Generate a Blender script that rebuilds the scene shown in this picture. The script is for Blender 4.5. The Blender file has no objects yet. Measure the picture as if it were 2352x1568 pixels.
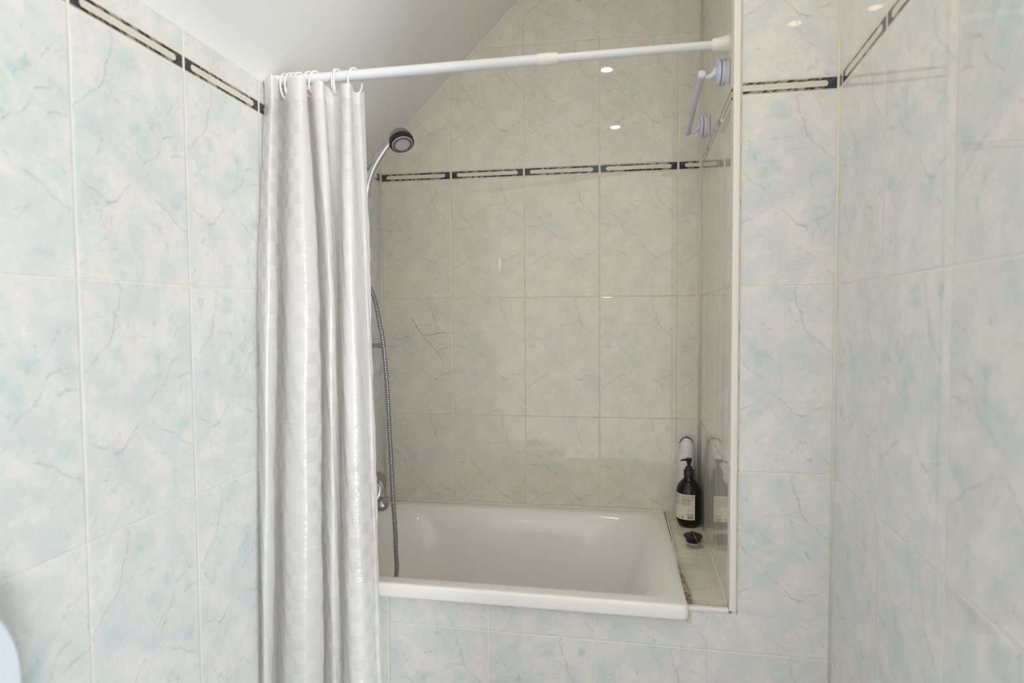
import bpy, bmesh, math, random
from mathutils import Vector, Matrix
random.seed(7)
S = bpy.context.scene
COL = S.collection
PI = math.pi

# ------------------------------------------------------------------ camera
YAW, PITCH, ROLL = math.radians(9.03), math.radians(-2.4996), math.radians(-0.386)
fw = Vector((-math.sin(YAW)*math.cos(PITCH), math.cos(YAW)*math.cos(PITCH), math.sin(PITCH)))
rt = Vector((math.cos(YAW), math.sin(YAW), 0)); up = rt.cross(fw)
r2 = rt*math.cos(ROLL)+up*math.sin(ROLL); u2 = -rt*math.sin(ROLL)+up*math.cos(ROLL)
cd = bpy.data.cameras.new('camera'); cam = bpy.data.objects.new('camera', cd); COL.objects.link(cam)
M = Matrix((r2, u2, -fw)).transposed().to_4x4(); M.translation = Vector((0.7864, -2.0609, 1.2131))
cam.matrix_world = M
cd.sensor_width = 36; cd.lens = 21.684; cd.clip_start = 0.02
cd.dof.use_dof = True; cd.dof.focus_distance = 1.85; cd.dof.aperture_fstop = 3.2
S.camera = cam

# ------------------------------------------------------------------ light and exposure
WREAR, WSIDE, WBRIGHT = 1.45, 1.15, 30.0
W = bpy.data.worlds.new('daylight'); S.world = W; W.use_nodes = True
# daylight is strongest and coolest from the right-hand side, left open for it (direction +x)
wt = W.node_tree; bg = wt.nodes['Background']
tc = wt.nodes.new('ShaderNodeTexCoord'); sx_ = wt.nodes.new('ShaderNodeSeparateXYZ')
wt.links.new(tc.outputs['Generated'], sx_.inputs[0])
def wmap(lo, hi, a, b):
    r = wt.nodes.new('ShaderNodeMapRange'); r.interpolation_type = 'SMOOTHSTEP'
    for i, v in zip((1, 2, 3, 4), (lo, hi, a, b)): r.inputs[i].default_value = v
    wt.links.new(sx_.outputs[0], r.inputs[0]); return r.outputs[0]
# added bright patch low on that side, made for the curtain streaks
nv = wt.nodes.new('ShaderNodeVectorMath'); nv.operation = 'DISTANCE'; wt.links.new(tc.outputs['Generated'], nv.inputs[0])
nv.inputs[1].default_value = Vector((.70, -.71, .035)).normalized()
pr_ = wt.nodes.new('ShaderNodeMapRange'); pr_.interpolation_type = 'SMOOTHSTEP'; wt.links.new(nv.outputs['Value'], pr_.inputs[0])
for i, v in zip((1, 2, 3, 4), (.10, .15, WBRIGHT, 0)): pr_.inputs[i].default_value = v
ad = wt.nodes.new('ShaderNodeMath'); ad.operation = 'ADD'; wt.links.new(wmap(.15, .85, WREAR, WSIDE), ad.inputs[0]); wt.links.new(pr_.outputs[0], ad.inputs[1])
wt.links.new(ad.outputs[0], bg.inputs[1])
W.cycles.sampling_method = 'MANUAL'; W.cycles.sample_map_resolution = 1024
wm = wt.nodes.new('ShaderNodeMix'); wm.data_type = 'RGBA'; wt.links.new(wmap(.15, .85, 0, 1), wm.inputs[0])
wm.inputs[6].default_value = (1.0, .975, .965, 1); wm.inputs[7].default_value = (.87, .935, 1.0, 1)
wt.links.new(wm.outputs[2], bg.inputs[0])
S.view_settings.view_transform = 'Standard'; S.view_settings.look = 'None'
S.view_settings.gamma = 1; S.view_settings.use_curve_mapping = False
S.view_settings.exposure = 0.14

def area(name, loc, target, sx, sy, watts, col):
    l = bpy.data.lights.new(name, 'AREA'); l.shape = 'RECTANGLE'; l.size = sx; l.size_y = sy
    l.energy = watts; l.color = col
    o = bpy.data.objects.new(name, l); COL.objects.link(o); o.location = loc
    o.rotation_euler = (Vector(target)-Vector(loc)).to_track_quat('-Z', 'Y').to_euler()
    return o
# two warm ceiling spotlights
BULBS = [(0.770, -1.075), (0.82, -2.034)]

# ------------------------------------------------------------------ helpers
def link(name, bm, mat, parent=None, smooth=False, kind=None):
    me = bpy.data.meshes.new(name)
    bmesh.ops.recalc_face_normals(bm, faces=bm.faces)
    bm.to_mesh(me); bm.free()
    if smooth:
        for p in me.polygons: p.use_smooth = True
    if mat: me.materials.append(mat)
    o = bpy.data.objects.new(name, me); COL.objects.link(o)
    if parent: o.parent = parent
    if kind: o['kind'] = kind
    return o
def tag(o, label, cat, group=None):
    o['label'] = label; o['category'] = cat
    if group: o['group'] = group
    return o
def thing(name, loc, label, cat, group=None):
    o = bpy.data.objects.new(name, None); COL.objects.link(o); o.location = loc
    o.empty_display_size = 0.02
    return tag(o, label, cat, group)
def localise(o):
    """child meshes are written in room coordinates: shift them under their thing's base"""
    for c in o.children: c.location = -o.location
def auto_smooth(o, ang=40):
    me = o.data
    for p in me.polygons: p.use_smooth = True
    me.set_sharp_from_angle(angle=math.radians(ang))
    return o
def frame(d):
    d = Vector(d).normalized(); a = Vector((0, 0, 1)) if abs(d.z) < .9 else Vector((1, 0, 0))
    u = d.cross(a).normalized(); return u, d.cross(u).normalized()
def add_tube(bm, pts, rad, seg=16, cap=True, sub=0, ell=None):
    pts = [Vector(p) for p in pts]
    if not isinstance(rad, (list, tuple)): rad = [rad]*len(pts)
    if sub: pts, rad = smooth_path(pts, rad, sub)
    rings = []; u = None
    for i, p in enumerate(pts):
        d = (pts[min(i+1, len(pts)-1)]-pts[max(i-1, 0)]).normalized()
        if u is None: u = frame(d)[0]
        u = (u-d*u.dot(d)).normalized(); v = d.cross(u)
        rings.append([bm.verts.new(p+(u*math.cos(2*PI*k/seg)+v*math.sin(2*PI*k/seg)*(ell or 1))*rad[i]) for k in range(seg)])
    for a, b in zip(rings, rings[1:]):
        for k in range(seg): bm.faces.new((a[k], a[(k+1) % seg], b[(k+1) % seg], b[k]))
    if cap: bm.faces.new(rings[0][::-1]); bm.faces.new(rings[-1])
def cr(p0, p1, p2, p3, t):
    return 0.5*((2*p1)+(p2-p0)*t+(2*p0-5*p1+4*p2-p3)*t*t+(3*p1-p0-3*p2+p3)*t*t*t)
def smooth_path(pts, rad, sub):
    P, R = [], []
    n = len(pts)
    for i in range(n-1):
        a, b, c, d = pts[max(i-1, 0)], pts[i], pts[i+1], pts[min(i+2, n-1)]
        ra, rb, rc, rd = rad[max(i-1, 0)], rad[i], rad[i+1], rad[min(i+2, n-1)]
        for k in range(sub):
            t = k/sub; P.append(cr(a, b, c, d, t)); R.append(cr(ra, rb, rc, rd, t))
    P.append(pts[-1]); R.append(rad[-1]); return P, R
def add_lathe(bm, prof, origin=(0, 0, 0), axis=(0, 0, 1), seg=48, sx=1, sy=1):
    """prof: (radius, height) pairs from bottom to top"""
    o = Vector(origin); d = Vector(axis).normalized()
    if abs(d.z) > .999: u, v = Vector((1, 0, 0)), Vector((0, 1, 0))
    else: u, v = frame(d)
    rings = []
    for r, h in prof:
        if r <= 1e-6: rings.append([bm.verts.new(o+d*h)])
        else: rings.append([bm.verts.new(o+d*h+u*r*sx*math.cos(2*PI*k/seg)+v*r*sy*math.sin(2*PI*k/seg)) for k in range(seg)])
    for a, b in zip(rings, rings[1:]):
        for k in range(seg):
            k2 = (k+1) % seg
            if len(a) == 1 and len(b) == 1: continue
            if len(a) == 1: bm.faces.new((a[0], b[k2], b[k]))
            elif len(b) == 1: bm.faces.new((a[k], a[k2], b[0]))
            else: bm.faces.new((a[k], a[k2], b[k2], b[k]))
    if len(rings[0]) > 1: bm.faces.new(rings[0][::-1])
    if len(rings[-1]) > 1: bm.faces.new(rings[-1])
def add_prism(bm, poly, vec):
    a = [bm.verts.new(p) for p in poly]; b = [bm.verts.new(Vector(p)+Vector(vec)) for p in poly]
    bm.faces.new(a[::-1]); bm.faces.new(b); n = len(a)
    for k in range(n): bm.faces.new((a[k], a[(k+1) % n], b[(k+1) % n], b[k]))
def add_box(bm, x0, x1, y0, y1, z0, z1):
    add_prism(bm, [(x0, y0, z0), (x1, y0, z0), (x1, y1, z0), (x0, y1, z0)], (0, 0, z1-z0))
def bevel(o, w, n=3):
    m = o.modifiers.new('bevel', 'BEVEL'); m.width = w; m.segments = n; m.limit_method = 'ANGLE'; m.angle_limit = math.radians(40)
    for p in o.data.polygons: p.use_smooth = True
    m2 = o.modifiers.new('wn', 'WEIGHTED_NORMAL'); m2.keep_sharp = True
def setuv(o, fn):
    me = o.data; uv = me.uv_layers.new(name='UVMap')
    for l in me.loops: uv.data[l.index].uv = fn(me.vertices[l.vertex_index].co)

# ------------------------------------------------------------------ node helpers
class NT:
    def __init__(s, name):
        s.mat = bpy.data.materials.new(name); s.mat.use_nodes = True
        s.t = s.mat.node_tree; s.bsdf = s.t.nodes['Principled BSDF']; s.out = s.t.nodes['Material Output']
    def n(s, typ, **kw):
        nd = s.t.nodes.new(typ)
        for k, v in kw.items(): setattr(nd, k, v)
        return nd
    def put(s, sock, v):
        if isinstance(v, bpy.types.NodeSocket): s.t.links.new(v, sock)
        elif v is not None:
            if hasattr(sock.default_value, '__len__') and not hasattr(v, '__len__'): v = (v,)*len(sock.default_value)
            if hasattr(sock.default_value, '__len__') and len(sock.default_value) == 4 and len(v) == 3: v = (*v, 1)
            sock.default_value = v
    def m(s, op, a, b=None, c=None, clamp=False):
        nd = s.n('ShaderNodeMath', operation=op, use_clamp=clamp)
        for i, v in enumerate((a, b, c)):
            if v is not None: s.put(nd.inputs[i], v)
        return nd.outputs[0]
    def ss(s, x, a, b, lo=0.0, hi=1.0):
        nd = s.n('ShaderNodeMapRange', interpolation_type='SMOOTHSTEP')
        for i, v in enumerate((x, a, b, lo, hi)): s.put(nd.inputs[i], v)
        return nd.outputs[0]
    def lin(s, x, a, b, lo=0.0, hi=1.0):
        nd = s.n('ShaderNodeMapRange')
        for i, v in enumerate((x, a, b, lo, hi)): s.put(nd.inputs[i], v)
        return nd.outputs[0]
    def mix(s, f, a, b):
        nd = s.n('ShaderNodeMix', data_type='RGBA'); s.put(nd.inputs[0], f); s.put(nd.inputs[6], a); s.put(nd.inputs[7], b)
        return nd.outputs[2]
    def xyz(s, x, y, z=0.0):
        nd = s.n('ShaderNodeCombineXYZ')
        for i, v in enumerate((x, y, z)): s.put(nd.inputs[i], v)
        return nd.outputs[0]
    def noise(s, vec, scale, detail=3, rough=.5, dist=0.0, w=None):
        nd = s.n('ShaderNodeTexNoise')
        if w is not None: nd.noise_dimensions = '4D'; s.put(nd.inputs['W'], w)
        s.put(nd.inputs['Vector'], vec); s.put(nd.inputs['Scale'], scale); s.put(nd.inputs['Detail'], detail)
        s.put(nd.inputs['Roughness'], rough); s.put(nd.inputs['Distortion'], dist)
        return nd.outputs[0]
    def curve(s, x, pts):
        nd = s.n('ShaderNodeFloatCurve'); c = nd.mapping.curves[0]
        pts = sorted(pts)
        if pts[0][0] > 0: pts = [(0.0, pts[0][1])]+pts
        if pts[-1][0] < 1: pts = pts+[(1.0, pts[-1][1])]
        c.points[0].location = pts[0]; c.points[1].location = pts[-1]
        for p in pts[1:-1]: c.points.new(*p)
        for p in c.points: p.handle_type = 'VECTOR'
        nd.mapping.update(); s.put(nd.inputs['Value'], x)
        return nd.outputs[0]
    def bump(s, h, dist, strength=1.0, normal=None):
        nd = s.n('ShaderNodeBump'); s.put(nd.inputs['Height'], h); s.put(nd.inputs['Distance'], dist); s.put(nd.inputs['Strength'], strength)
        if normal: s.put(nd.inputs['Normal'], normal)
        s.put(s.bsdf.inputs['Normal'], nd.outputs[0]); return nd.outputs[0]
def srgb(r, g, b):
    f = lambda c: (c/255/12.92 if c/255 <= .04045 else ((c/255+.055)/1.055)**2.4)
    return (f(r), f(g), f(b))
def plain(name, col, rough=.4, metal=0, spec=.5, coat=0, bumpscale=None, bumpd=0.0002, var=0.0, **kw):
    t = NT(name)
    c = t.n('ShaderNodeTexCoord').outputs['Object']
    nz = t.noise(c, kw.pop('vscale', 30), 3)
    d = tuple(v*(1-var) for v in col)
    t.put(t.bsdf.inputs['Base Color'], t.mix(nz, d, col))
    t.put(t.bsdf.inputs['Roughness'], rough); t.put(t.bsdf.inputs['Metallic'], metal)
    t.put(t.bsdf.inputs['Specular IOR Level'], spec); t.put(t.bsdf.inputs['Coat Weight'], coat)
    for k, v in kw.items(): t.put(t.bsdf.inputs[k], v)
    if bumpscale: t.bump(t.noise(c, bumpscale, 3), bumpd)
    return t.mat

# ------------------------------------------------------------------ tiles
TW, TH, ROW0, B0, B1 = 0.25, 0.4018, 1.27, 1.672, 1.702
# printed veins, as fractions of a tile measured from its top left corner (x to the right, y down, in 1/700 and 1/1130)
def vx(pts): return [(x/700, 1-y/1130) for x, y in pts]
VEINS_X = [  # height of the vein as a function of x
    vx([(30, 190), (70, 222), (110, 225), (130, 262), (150, 300), (185, 322), (215, 345), (250, 372)]),
    vx([(95, 372), (130, 382), (165, 396), (185, 455), (215, 500), (245, 522), (285, 535), (308, 555), (325, 620), (350, 650), (385, 665), (430, 705), (475, 760), (500, 772), (530, 780), (560, 770), (575, 742), (610, 738), (675, 700)]),
    vx([(20, 838), (60, 828), (108, 802), (130, 775), (155, 758), (195, 735), (235, 720), (270, 705), (305, 668)]),
    vx([(320, 262), (345, 256), (380, 262), (430, 254), (485, 250)]),
    vx([(540, 930), (570, 955), (600, 975), (625, 990), (655, 1040), (690, 1075)]),
    vx([(20, 468), (55, 458), (80, 462), (118, 478)]),
]
VEINS_Y = [  # x as a function of height
    [(1-y/1130, x/700) for x, y in [(490, 0), (472, 30), (478, 80), (492, 120), (515, 170), (522, 215), (538, 262), (570, 300), (615, 330), (650, 372), (690, 395)]],
    [(1-y/1130, x/700) for x, y in [(60, 1000), (95, 930), (70, 880), (120, 860), (135, 960), (110, 1020)][1:4]],
]
BLOBS = [(.45, .62, .13, .8), (.58, .95, .13, .7), (.12, .37, .07, .9), (.36, .68, .08, .8), (.83, .55, .10, .6), (.2, .12, .10, .4), (.75, .30, .12, .5), (.70, .70, .08, .45)]

def tile_material(name, teal=1.0, warm=0.0, stain=0.3, grout=(0.80, 0.77, 0.70), band=True):  # teal and warm put the alcove's warm light into the tile colour
    t = NT(name)
    uvn = t.n('ShaderNodeUVMap', uv_map='UVMap').outputs[0]
    sp = t.n('ShaderNodeSeparateXYZ'); t.put(sp.inputs[0], uvn); u, z = sp.outputs[0], sp.outputs[1]
    U = t.m('DIVIDE', u, TW); iu = t.m('FLOOR', U); fu = t.m('FRACT', U)
    above = t.m('GREATER_THAN', z, B1)
    zb = t.m('SUBTRACT', z, t.m('MULTIPLY', above, B1-B0)) if band else z
    V = t.m('DIVIDE', t.m('SUBTRACT', zb, ROW0), TH); iv = t.m('FLOOR', V); fv = t.m('FRACT', V)
    du = t.m('MULTIPLY', t.m('MINIMUM', fu, t.m('SUBTRACT', 1, fu)), TW)
    dv = t.m('MULTIPLY', t.m('MINIMUM', fv, t.m('SUBTRACT', 1, fv)), TH)
    if band:
        inb = t.m('MULTIPLY', t.m('GREATER_THAN', z, B0), t.m('LESS_THAN', z, B1))
        dvb = t.m('MINIMUM', t.m('SUBTRACT', z, B0), t.m('SUBTRACT', B1, z))
        dv = t.m('ADD', t.m('MULTIPLY', dv, t.m('SUBTRACT', 1, inb)), t.m('MULTIPLY', dvb, inb))
    d = t.m('MINIMUM', du, t.m('MULTIPLY', dv, 1.35))
    # tile print
    seed = t.m('FRACT', t.m('MULTIPLY', t.m('SINE', t.m('ADD', t.m('MULTIPLY', iu, 12.9), t.m('MULTIPLY', iv, 78.2))), 437.5))
    x = t.m('MULTIPLY', fu, TW); y = t.m('MULTIPLY', fv, TH)
    P = t.xyz(x, y, 0.0)
    wob = t.noise(P, 60, 3, .6); wob2 = t.noise(t.xyz(y, x, 3.0), 60, 3, .6)
    wx = t.m('ADD', fu, t.m('MULTIPLY', t.m('SUBTRACT', wob, .5), .035)); wy = t.m('ADD', fv, t.m('MULTIPLY', t.m('SUBTRACT', wob2, .5), .022))
    w4 = t.m('MULTIPLY', seed, .07)
    n1 = t.noise(P, 19, 6, .66, .8, w4); n2 = t.noise(t.xyz(x, y, 5.0), 27, 6, .68, .5, w4)
    n3 = t.noise(t.xyz(x, y, 9.0), 12, 5, .62, .6, t.m('MULTIPLY', seed, .25)); nf = t.noise(t.xyz(x, y, 2.0), 75, 4, .65, .3)
    blob = None
    for bx, by, r, a in BLOBS:
        dx = t.m('MULTIPLY', t.m('SUBTRACT', fu, bx), TW/TH); dy = t.m('SUBTRACT', fv, by)
        e = t.m('MULTIPLY', t.m('EXPONENT', t.m('DIVIDE', t.m('ADD', t.m('MULTIPLY', dx, dx), t.m('MULTIPLY', dy, dy)), -(r*.62)**2)), a)
        blob = e if blob is None else t.m('MAXIMUM', blob, e)
    q = t.m('ADD', t.m('MULTIPLY', n2, .9), t.m('MULTIPLY', nf, .35))
    tl = t.ss(t.m('ADD', q, t.m('MULTIPLY', blob, .20)), .62, 1.0)
    tl2 = t.ss(n3, .42, .64)
    c0 = srgb(231-1*warm, 227-5*warm, 222-17*warm); c1 = srgb(220-2*warm, 221-6*warm, 216-16*warm); c2 = srgb(237-2*warm, 233-5*warm, 227-16*warm)
    teal_c = srgb(int(190-14*teal), 206, int(204-10*warm)); blue_c = srgb(203, 211-3*warm, 214-19*warm)
    col = t.mix(t.ss(n1, .38, .60), c0, c1)
    col = t.mix(t.m('MULTIPLY', t.ss(nf, .50, .66), .7), col, c2)
    col = t.mix(t.m('MULTIPLY', tl2, .50*teal), col, blue_c)
    col = t.mix(t.m('MULTIPLY', tl, min(1, .75*teal)), col, teal_c)
    dab = t.ss(t.m('ADD', t.noise(t.xyz(t.m('MULTIPLY', x, 1.3), y, 11.0), 40, 4, .6, .8, w4), t.m('MULTIPLY', blob, .05)), .62, .74)
    col = t.mix(t.m('MULTIPLY', dab, .55*teal), col, srgb(150, 188-4*warm, 190-16*warm))
    rg = t.m('ABSOLUTE', t.m('SUBTRACT', t.noise(P, 17, 6, .62, .9, w4), .5))
    rv = t.m('MULTIPLY', t.ss(rg, .0, .010, 1, 0), t.ss(t.noise(t.xyz(x, y, 13.0), 13, 2), .50, .62))
    col = t.mix(t.m('MULTIPLY', rv, .30), col, srgb(150, 152, 152))
    vein = None
    def vline(pos, a, b, scale, lo, hi, s):
        nonlocal vein
        dist = t.m('MULTIPLY', t.m('ABSOLUTE', t.m('SUBTRACT', b, pos)), scale)
        core = t.ss(dist, .0003, .0015, s, 0.0); halo = t.ss(dist, .0, .006, s*.28, 0.0)
        g = t.m('MULTIPLY', t.m('GREATER_THAN', a, lo), t.m('LESS_THAN', a, hi))
        v = t.m('MULTIPLY', t.m('MAXIMUM', core, halo), g)
        vein = v if vein is None else t.m('MAXIMUM', vein, v)
    for k, pts in enumerate(VEINS_X):
        vline(t.curve(wx, pts), wx, wy, TH, pts[0][0], pts[-1][0], (.75, .8, .6, .4, .5, .6)[k])
    for k, pts in enumerate(VEINS_Y):
        pts = sorted(pts); vline(t.curve(wy, pts), wy, wx, TW, pts[0][0], pts[-1][0], (.7, .3)[k])
    fade = t.ss(t.noise(t.xyz(x, y, 7.0), 35, 3, .6), .36, .58, .12, 1.0)
    vein = t.m('MULTIPLY', vein, fade)
    col = t.mix(t.m('MULTIPLY', vein, .58), col, srgb(136, 136, 138))
    if band:
        bz = t.m('SUBTRACT', z, (B0+B1)/2); bx = t.m('ABSOLUTE', t.m('SUBTRACT', x, TW/2)); ab = t.m('ABSOLUTE', bz)
        frame_ = t.m('MULTIPLY', t.ss(ab, .0113, .0119, 1, 0), t.ss(bx, .1212, .1218, 1, 0))
        hair = t.m('MULTIPLY', t.ss(t.m('ABSOLUTE', t.m('SUBTRACT', ab, .0133)), .0003, .0008, .45, 0), t.m('LESS_THAN', bx, .122))
        qx = t.m('MAXIMUM', t.m('SUBTRACT', bx, .0985), 0.0)
        sd = t.m('SQRT', t.m('ADD', t.m('MULTIPLY', qx, qx), t.m('MULTIPLY', bz, bz)))
        slot = t.ss(sd, .0058, .0064, 1, 0); ring = t.m('MULTIPLY', t.ss(sd, .0078, .0085, 1, 0), t.m('GREATER_THAN', bx, .095))
        zz = t.m('MULTIPLY', bz, 1.0)
        st = t.noise(t.xyz(t.m('ADD', u, t.m('MULTIPLY', zz, -1.2)), t.m('MULTIPLY', zz, .8), 0.0), 75, 3, .7)
        lite = t.m('MULTIPLY', t.ss(st, .48, .56), t.ss(bx, .092, .102, .75, .10))
        endn = t.noise(t.xyz(u, z, 1.0), 220, 4, .7)
        dark = t.mix(t.m('MULTIPLY', t.ss(endn, .45, .7), t.ss(bx, .097, .106)), srgb(44, 44, 52), srgb(74, 98, 100))
        dark = t.mix(ring, dark, srgb(40, 40, 46)); dark = t.mix(lite, dark, srgb(176, 168, 156))
        cream = srgb(224, 217, 200)
        bc = t.mix(frame_, cream, dark); bc = t.mix(t.m('MULTIPLY', slot, .999), bc, t.mix(n2, srgb(226, 220, 206), srgb(206, 200, 186)))
        bc = t.mix(hair, bc, srgb(120, 114, 104))
        col = t.mix(inb, col, bc)
    # grout
    gm = t.ss(d, .0012, .0017, 1, 0)
    gn = t.noise(t.xyz(u, z, 0.0), 9, 4, .6)
    gc = t.mix(t.m('MULTIPLY', t.ss(gn, .52, .72), stain), grout, srgb(176, 150, 112))
    gn2 = t.noise(t.xyz(u, z, 4.0), 45, 3, .6)
    gc = t.mix(t.m('MULTIPLY', t.ss(gn2, .60, .72), stain*.8), gc, srgb(120, 100, 78))
    col = t.mix(gm, col, gc)
    t.put(t.bsdf.inputs['Base Color'], col)
    t.put(t.bsdf.inputs['Roughness'], t.m('ADD', .015, t.m('MULTIPLY', gm, .5)))
    t.put(t.bsdf.inputs['IOR'], 1.52)
    h = t.ss(d, .0008, .0042)
    wav = t.noise(t.xyz(u, t.m('MULTIPLY', z, .35), 0.0), 14, 2, .5)
    b1 = t.n('ShaderNodeBump'); t.put(b1.inputs['Height'], h); t.put(b1.inputs['Distance'], .0007); t.put(b1.inputs['Strength'], 1.0)
    b2 = t.n('ShaderNodeBump'); t.put(b2.inputs['Height'], wav); t.put(b2.inputs['Distance'], .00008); t.put(b2.inputs['Strength'], .5)
    t.put(b2.inputs['Normal'], b1.outputs[0]); t.put(t.bsdf.inputs['Normal'], b2.outputs[0])
    return t.mat

TILE = tile_material('marbled_wall_tile', teal=1.0, warm=0.0, stain=.15, grout=srgb(232, 228, 216))
TILE_A = tile_material('marbled_tile_warm_light', teal=.62, warm=.7, stain=.6, grout=srgb(222, 214, 194))  # same tile as the room walls, the alcove's warm light put into its colour
TILE_L = tile_material('marbled_ledge_tile', teal=.4, warm=1.0, stain=.5, grout=srgb(222, 216, 200), band=False)

PAINT = plain('white_ceiling_paint', srgb(242, 241, 238), .75, spec=.25, bumpscale=60, bumpd=.0006, var=.03)
ENAMEL = plain('white_enamel', srgb(243, 241, 237), .12, spec=.5, var=.02, bumpscale=3, bumpd=.0006)
PVC = plain('white_plastic_trim', srgb(236, 232, 226), .35, var=.03)
PLASTIC = plain('pale_lilac_plastic', srgb(220, 222, 236), .38, var=.02)
RODW = plain('white_rod_enamel', srgb(224, 227, 228), .3, var=.02)
RODCAP = plain('cream_rod_plastic', srgb(232, 230, 222), .42, var=.02)
HOOKM = plain('white_hook_plastic', srgb(240, 236, 228), .35, var=.02)
CHROME = plain('chrome', (.72, .73, .75), .10, metal=1.0, var=.08)
SATIN = plain('satin_chrome', (.40, .40, .42), .36, metal=1.0, var=.1)
BLACKP = plain('black_plastic', (.012, .012, .014), .38, var=.3)
RUBBER = plain('black_rubber', (.015, .015, .016), .5, var=.3)
FACE = plain('grey_nozzle_plate', srgb(205, 205, 208), .45, var=.06)
FLOORM = plain('grey_floor_tile', srgb(176, 176, 172), .35, var=.15, vscale=6)
TOILETM = plain('glossy_white_ceramic', srgb(214, 222, 230), .15, var=.02)
WHITEB = plain('white_bottle_plastic', srgb(228, 228, 230), .33, var=.02)
PURPLE = plain('violet_plastic', srgb(56, 40, 120), .35, var=.05)
LABEL = plain('cream_paper_label', srgb(226, 220, 196), .55, var=.03)
INK = plain('dark_label_ink', srgb(84, 80, 70), .6)
INKL = plain('grey_label_ink', srgb(132, 127, 112), .6)
GREYINK = plain('grey_bottle_print', srgb(120, 124, 132), .5)
GLASSD = plain('dark_amber_glass', (.006, .0022, .0022), .10, spec=.4, coat=0, var=.6, vscale=12)
def caulk_material():
    t = NT('yellowed_sealant'); c = t.n('ShaderNodeTexCoord').outputs['Object']
    a = t.noise(c, 40, 4, .65); b = t.noise(c, 130, 4, .7)
    col = t.mix(t.ss(a, .50, .70), srgb(212, 204, 182), srgb(186, 170, 132))
    col = t.mix(t.m('MULTIPLY', t.ss(b, .60, .68), t.ss(a, .46, .56)), col, srgb(70, 62, 54))
    t.put(t.bsdf.inputs['Base Color'], col); t.put(t.bsdf.inputs['Roughness'], .5); t.bump(b, .0008); return t.mat
CAULK = caulk_material()
CAULKW = plain('cream_sealant', srgb(232, 227, 212), .45, var=.12, vscale=40)
def mould_material():
    t = NT('mouldy_sealant'); c = t.n('ShaderNodeTexCoord').outputs['Object']
    a = t.noise(c, 95, 4, .7); b = t.noise(c, 260, 3, .7)
    col = t.mix(t.ss(a, .42, .58), srgb(192, 176, 146), srgb(120, 98, 78))
    col = t.mix(t.ss(b, .54, .62), col, srgb(48, 44, 42))
    t.put(t.bsdf.inputs['Base Color'], col); t.put(t.bsdf.inputs['Roughness'], .7); t.bump(b, .001); return t.mat
MOULD = mould_material()

# ------------------------------------------------------------------ room shell
KA = 0.0417                                  # the alcove's right wall leans in towards the room
def alc(y): return 1.074+KA*y
def fy(x): return -0.6471-0.0238*x           # front plane of the bath panel
def rx(y): return 1.253+0.075*(y+0.677)      # right room wall
ZC, SL, ZF = 1.763, 0.995, 2.42              # eaves height, ceiling slope, flat ceiling
XF = (ZF-ZC)/SL; YR = -3.0
bm = bmesh.new()
add_prism(bm, [(-.0, 0, 0), (1.30, 0, 0), (1.30, 0, ZF), (XF, 0, ZF), (0, 0, ZC)], (0, .06, 0))
o = link('wall_back', bm, TILE_A, kind='structure'); setuv(o, lambda c: (c.x-.0028+2, c.z)); WB = o
bm = bmesh.new(); add_box(bm, -.06, 0, YR, .06, 0, ZC)
o = link('wall_left', bm, TILE, kind='structure'); setuv(o, lambda c: (-c.y-.748+4, c.z))
bm = bmesh.new()
add_prism(bm, [(x, fy(x), z) for x, z in [(0, 0), (1.052, 0), (1.052, .552), (.956, .552), (.956, .540), (0, .5375)]], (0, .03, 0))
o = link('wall_front', bm, TILE, kind='structure'); setuv(o, lambda c: (c.x-.0028+2, c.z))
bm = bmesh.new()
add_prism(bm, [(x, fy(x), z) for x, z in [(1.052, 0), (1.253, 0), (1.253, ZF), (1.052, ZF)]], (0, .03, 0))
o = link('wall_front', bm, TILE, kind='structure'); setuv(o, lambda c: (c.x-.0028+2, c.z))
bm = bmesh.new()
add_prism(bm, [(1.074, 0, 0), (1.16, 0, 0), (1.16, fy(1.1)+.032, 0), (alc(-.642), fy(1.05)+.032, 0)], (0, 0, ZF))
o = link('wall_alcove', bm, TILE_A, kind='structure'); setuv(o, lambda c: (-c.y+.06+2, c.z))
bm = bmesh.new()
YO = -1.52      # wall stops here, out of view, left open to let daylight in
def rwall(y0, y1, z0, z1):
    add_prism(bm, [(rx(y0), y0, z0), (rx(y1), y1, z0), (rx(y1)+.10, y1, z0), (rx(y0)+.10, y0, z0)], (0, 0, z1-z0))
rwall(YO, -.60, 0, ZF)
o = link('wall_right', bm, TILE, kind='structure'); setuv(o, lambda c: (-c.y-.95+4, c.z))
bm = bmesh.new(); add_box(bm, -.06, 1.36, YR, .06, -.06, 0)
link('floor', bm, FLOORM, kind='structure')
bm = bmesh.new()
add_prism(bm, [(-.06, YR, ZC-.06*SL), (XF, YR, ZF), (1.36, YR, ZF), (1.36, YR, ZF+.06), (XF-.03, YR, ZF+.06), (-.06, YR, ZC+.03)], (0, .06-YR, 0))
ceil = link('ceiling', bm, PAINT, kind='structure')
# plaster cove along the eaves of the room part
bm = bmesh.new()
CW = .040
cove = [(.0004, ZC-.016)]+[(.0004+CW*(1-math.cos(t_)), ZC-.016+(CW*SL+.015)*math.sin(t_)) for t_ in [math.radians(q) for q in (15, 35, 55, 75, 90)]]
cove = [(x, min(z, ZC+SL*x-.0004) if x > .012 else min(z, ZC+SL*x-.0004)) for x, z in cove]+[(.010, ZC+.0095)]
add_prism(bm, [(x, -.73, z) for x, z in cove], (0, YR+.73+.01, 0))
o = auto_smooth(link('trim_1', bm, PAINT, kind='structure'), 60)
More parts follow.
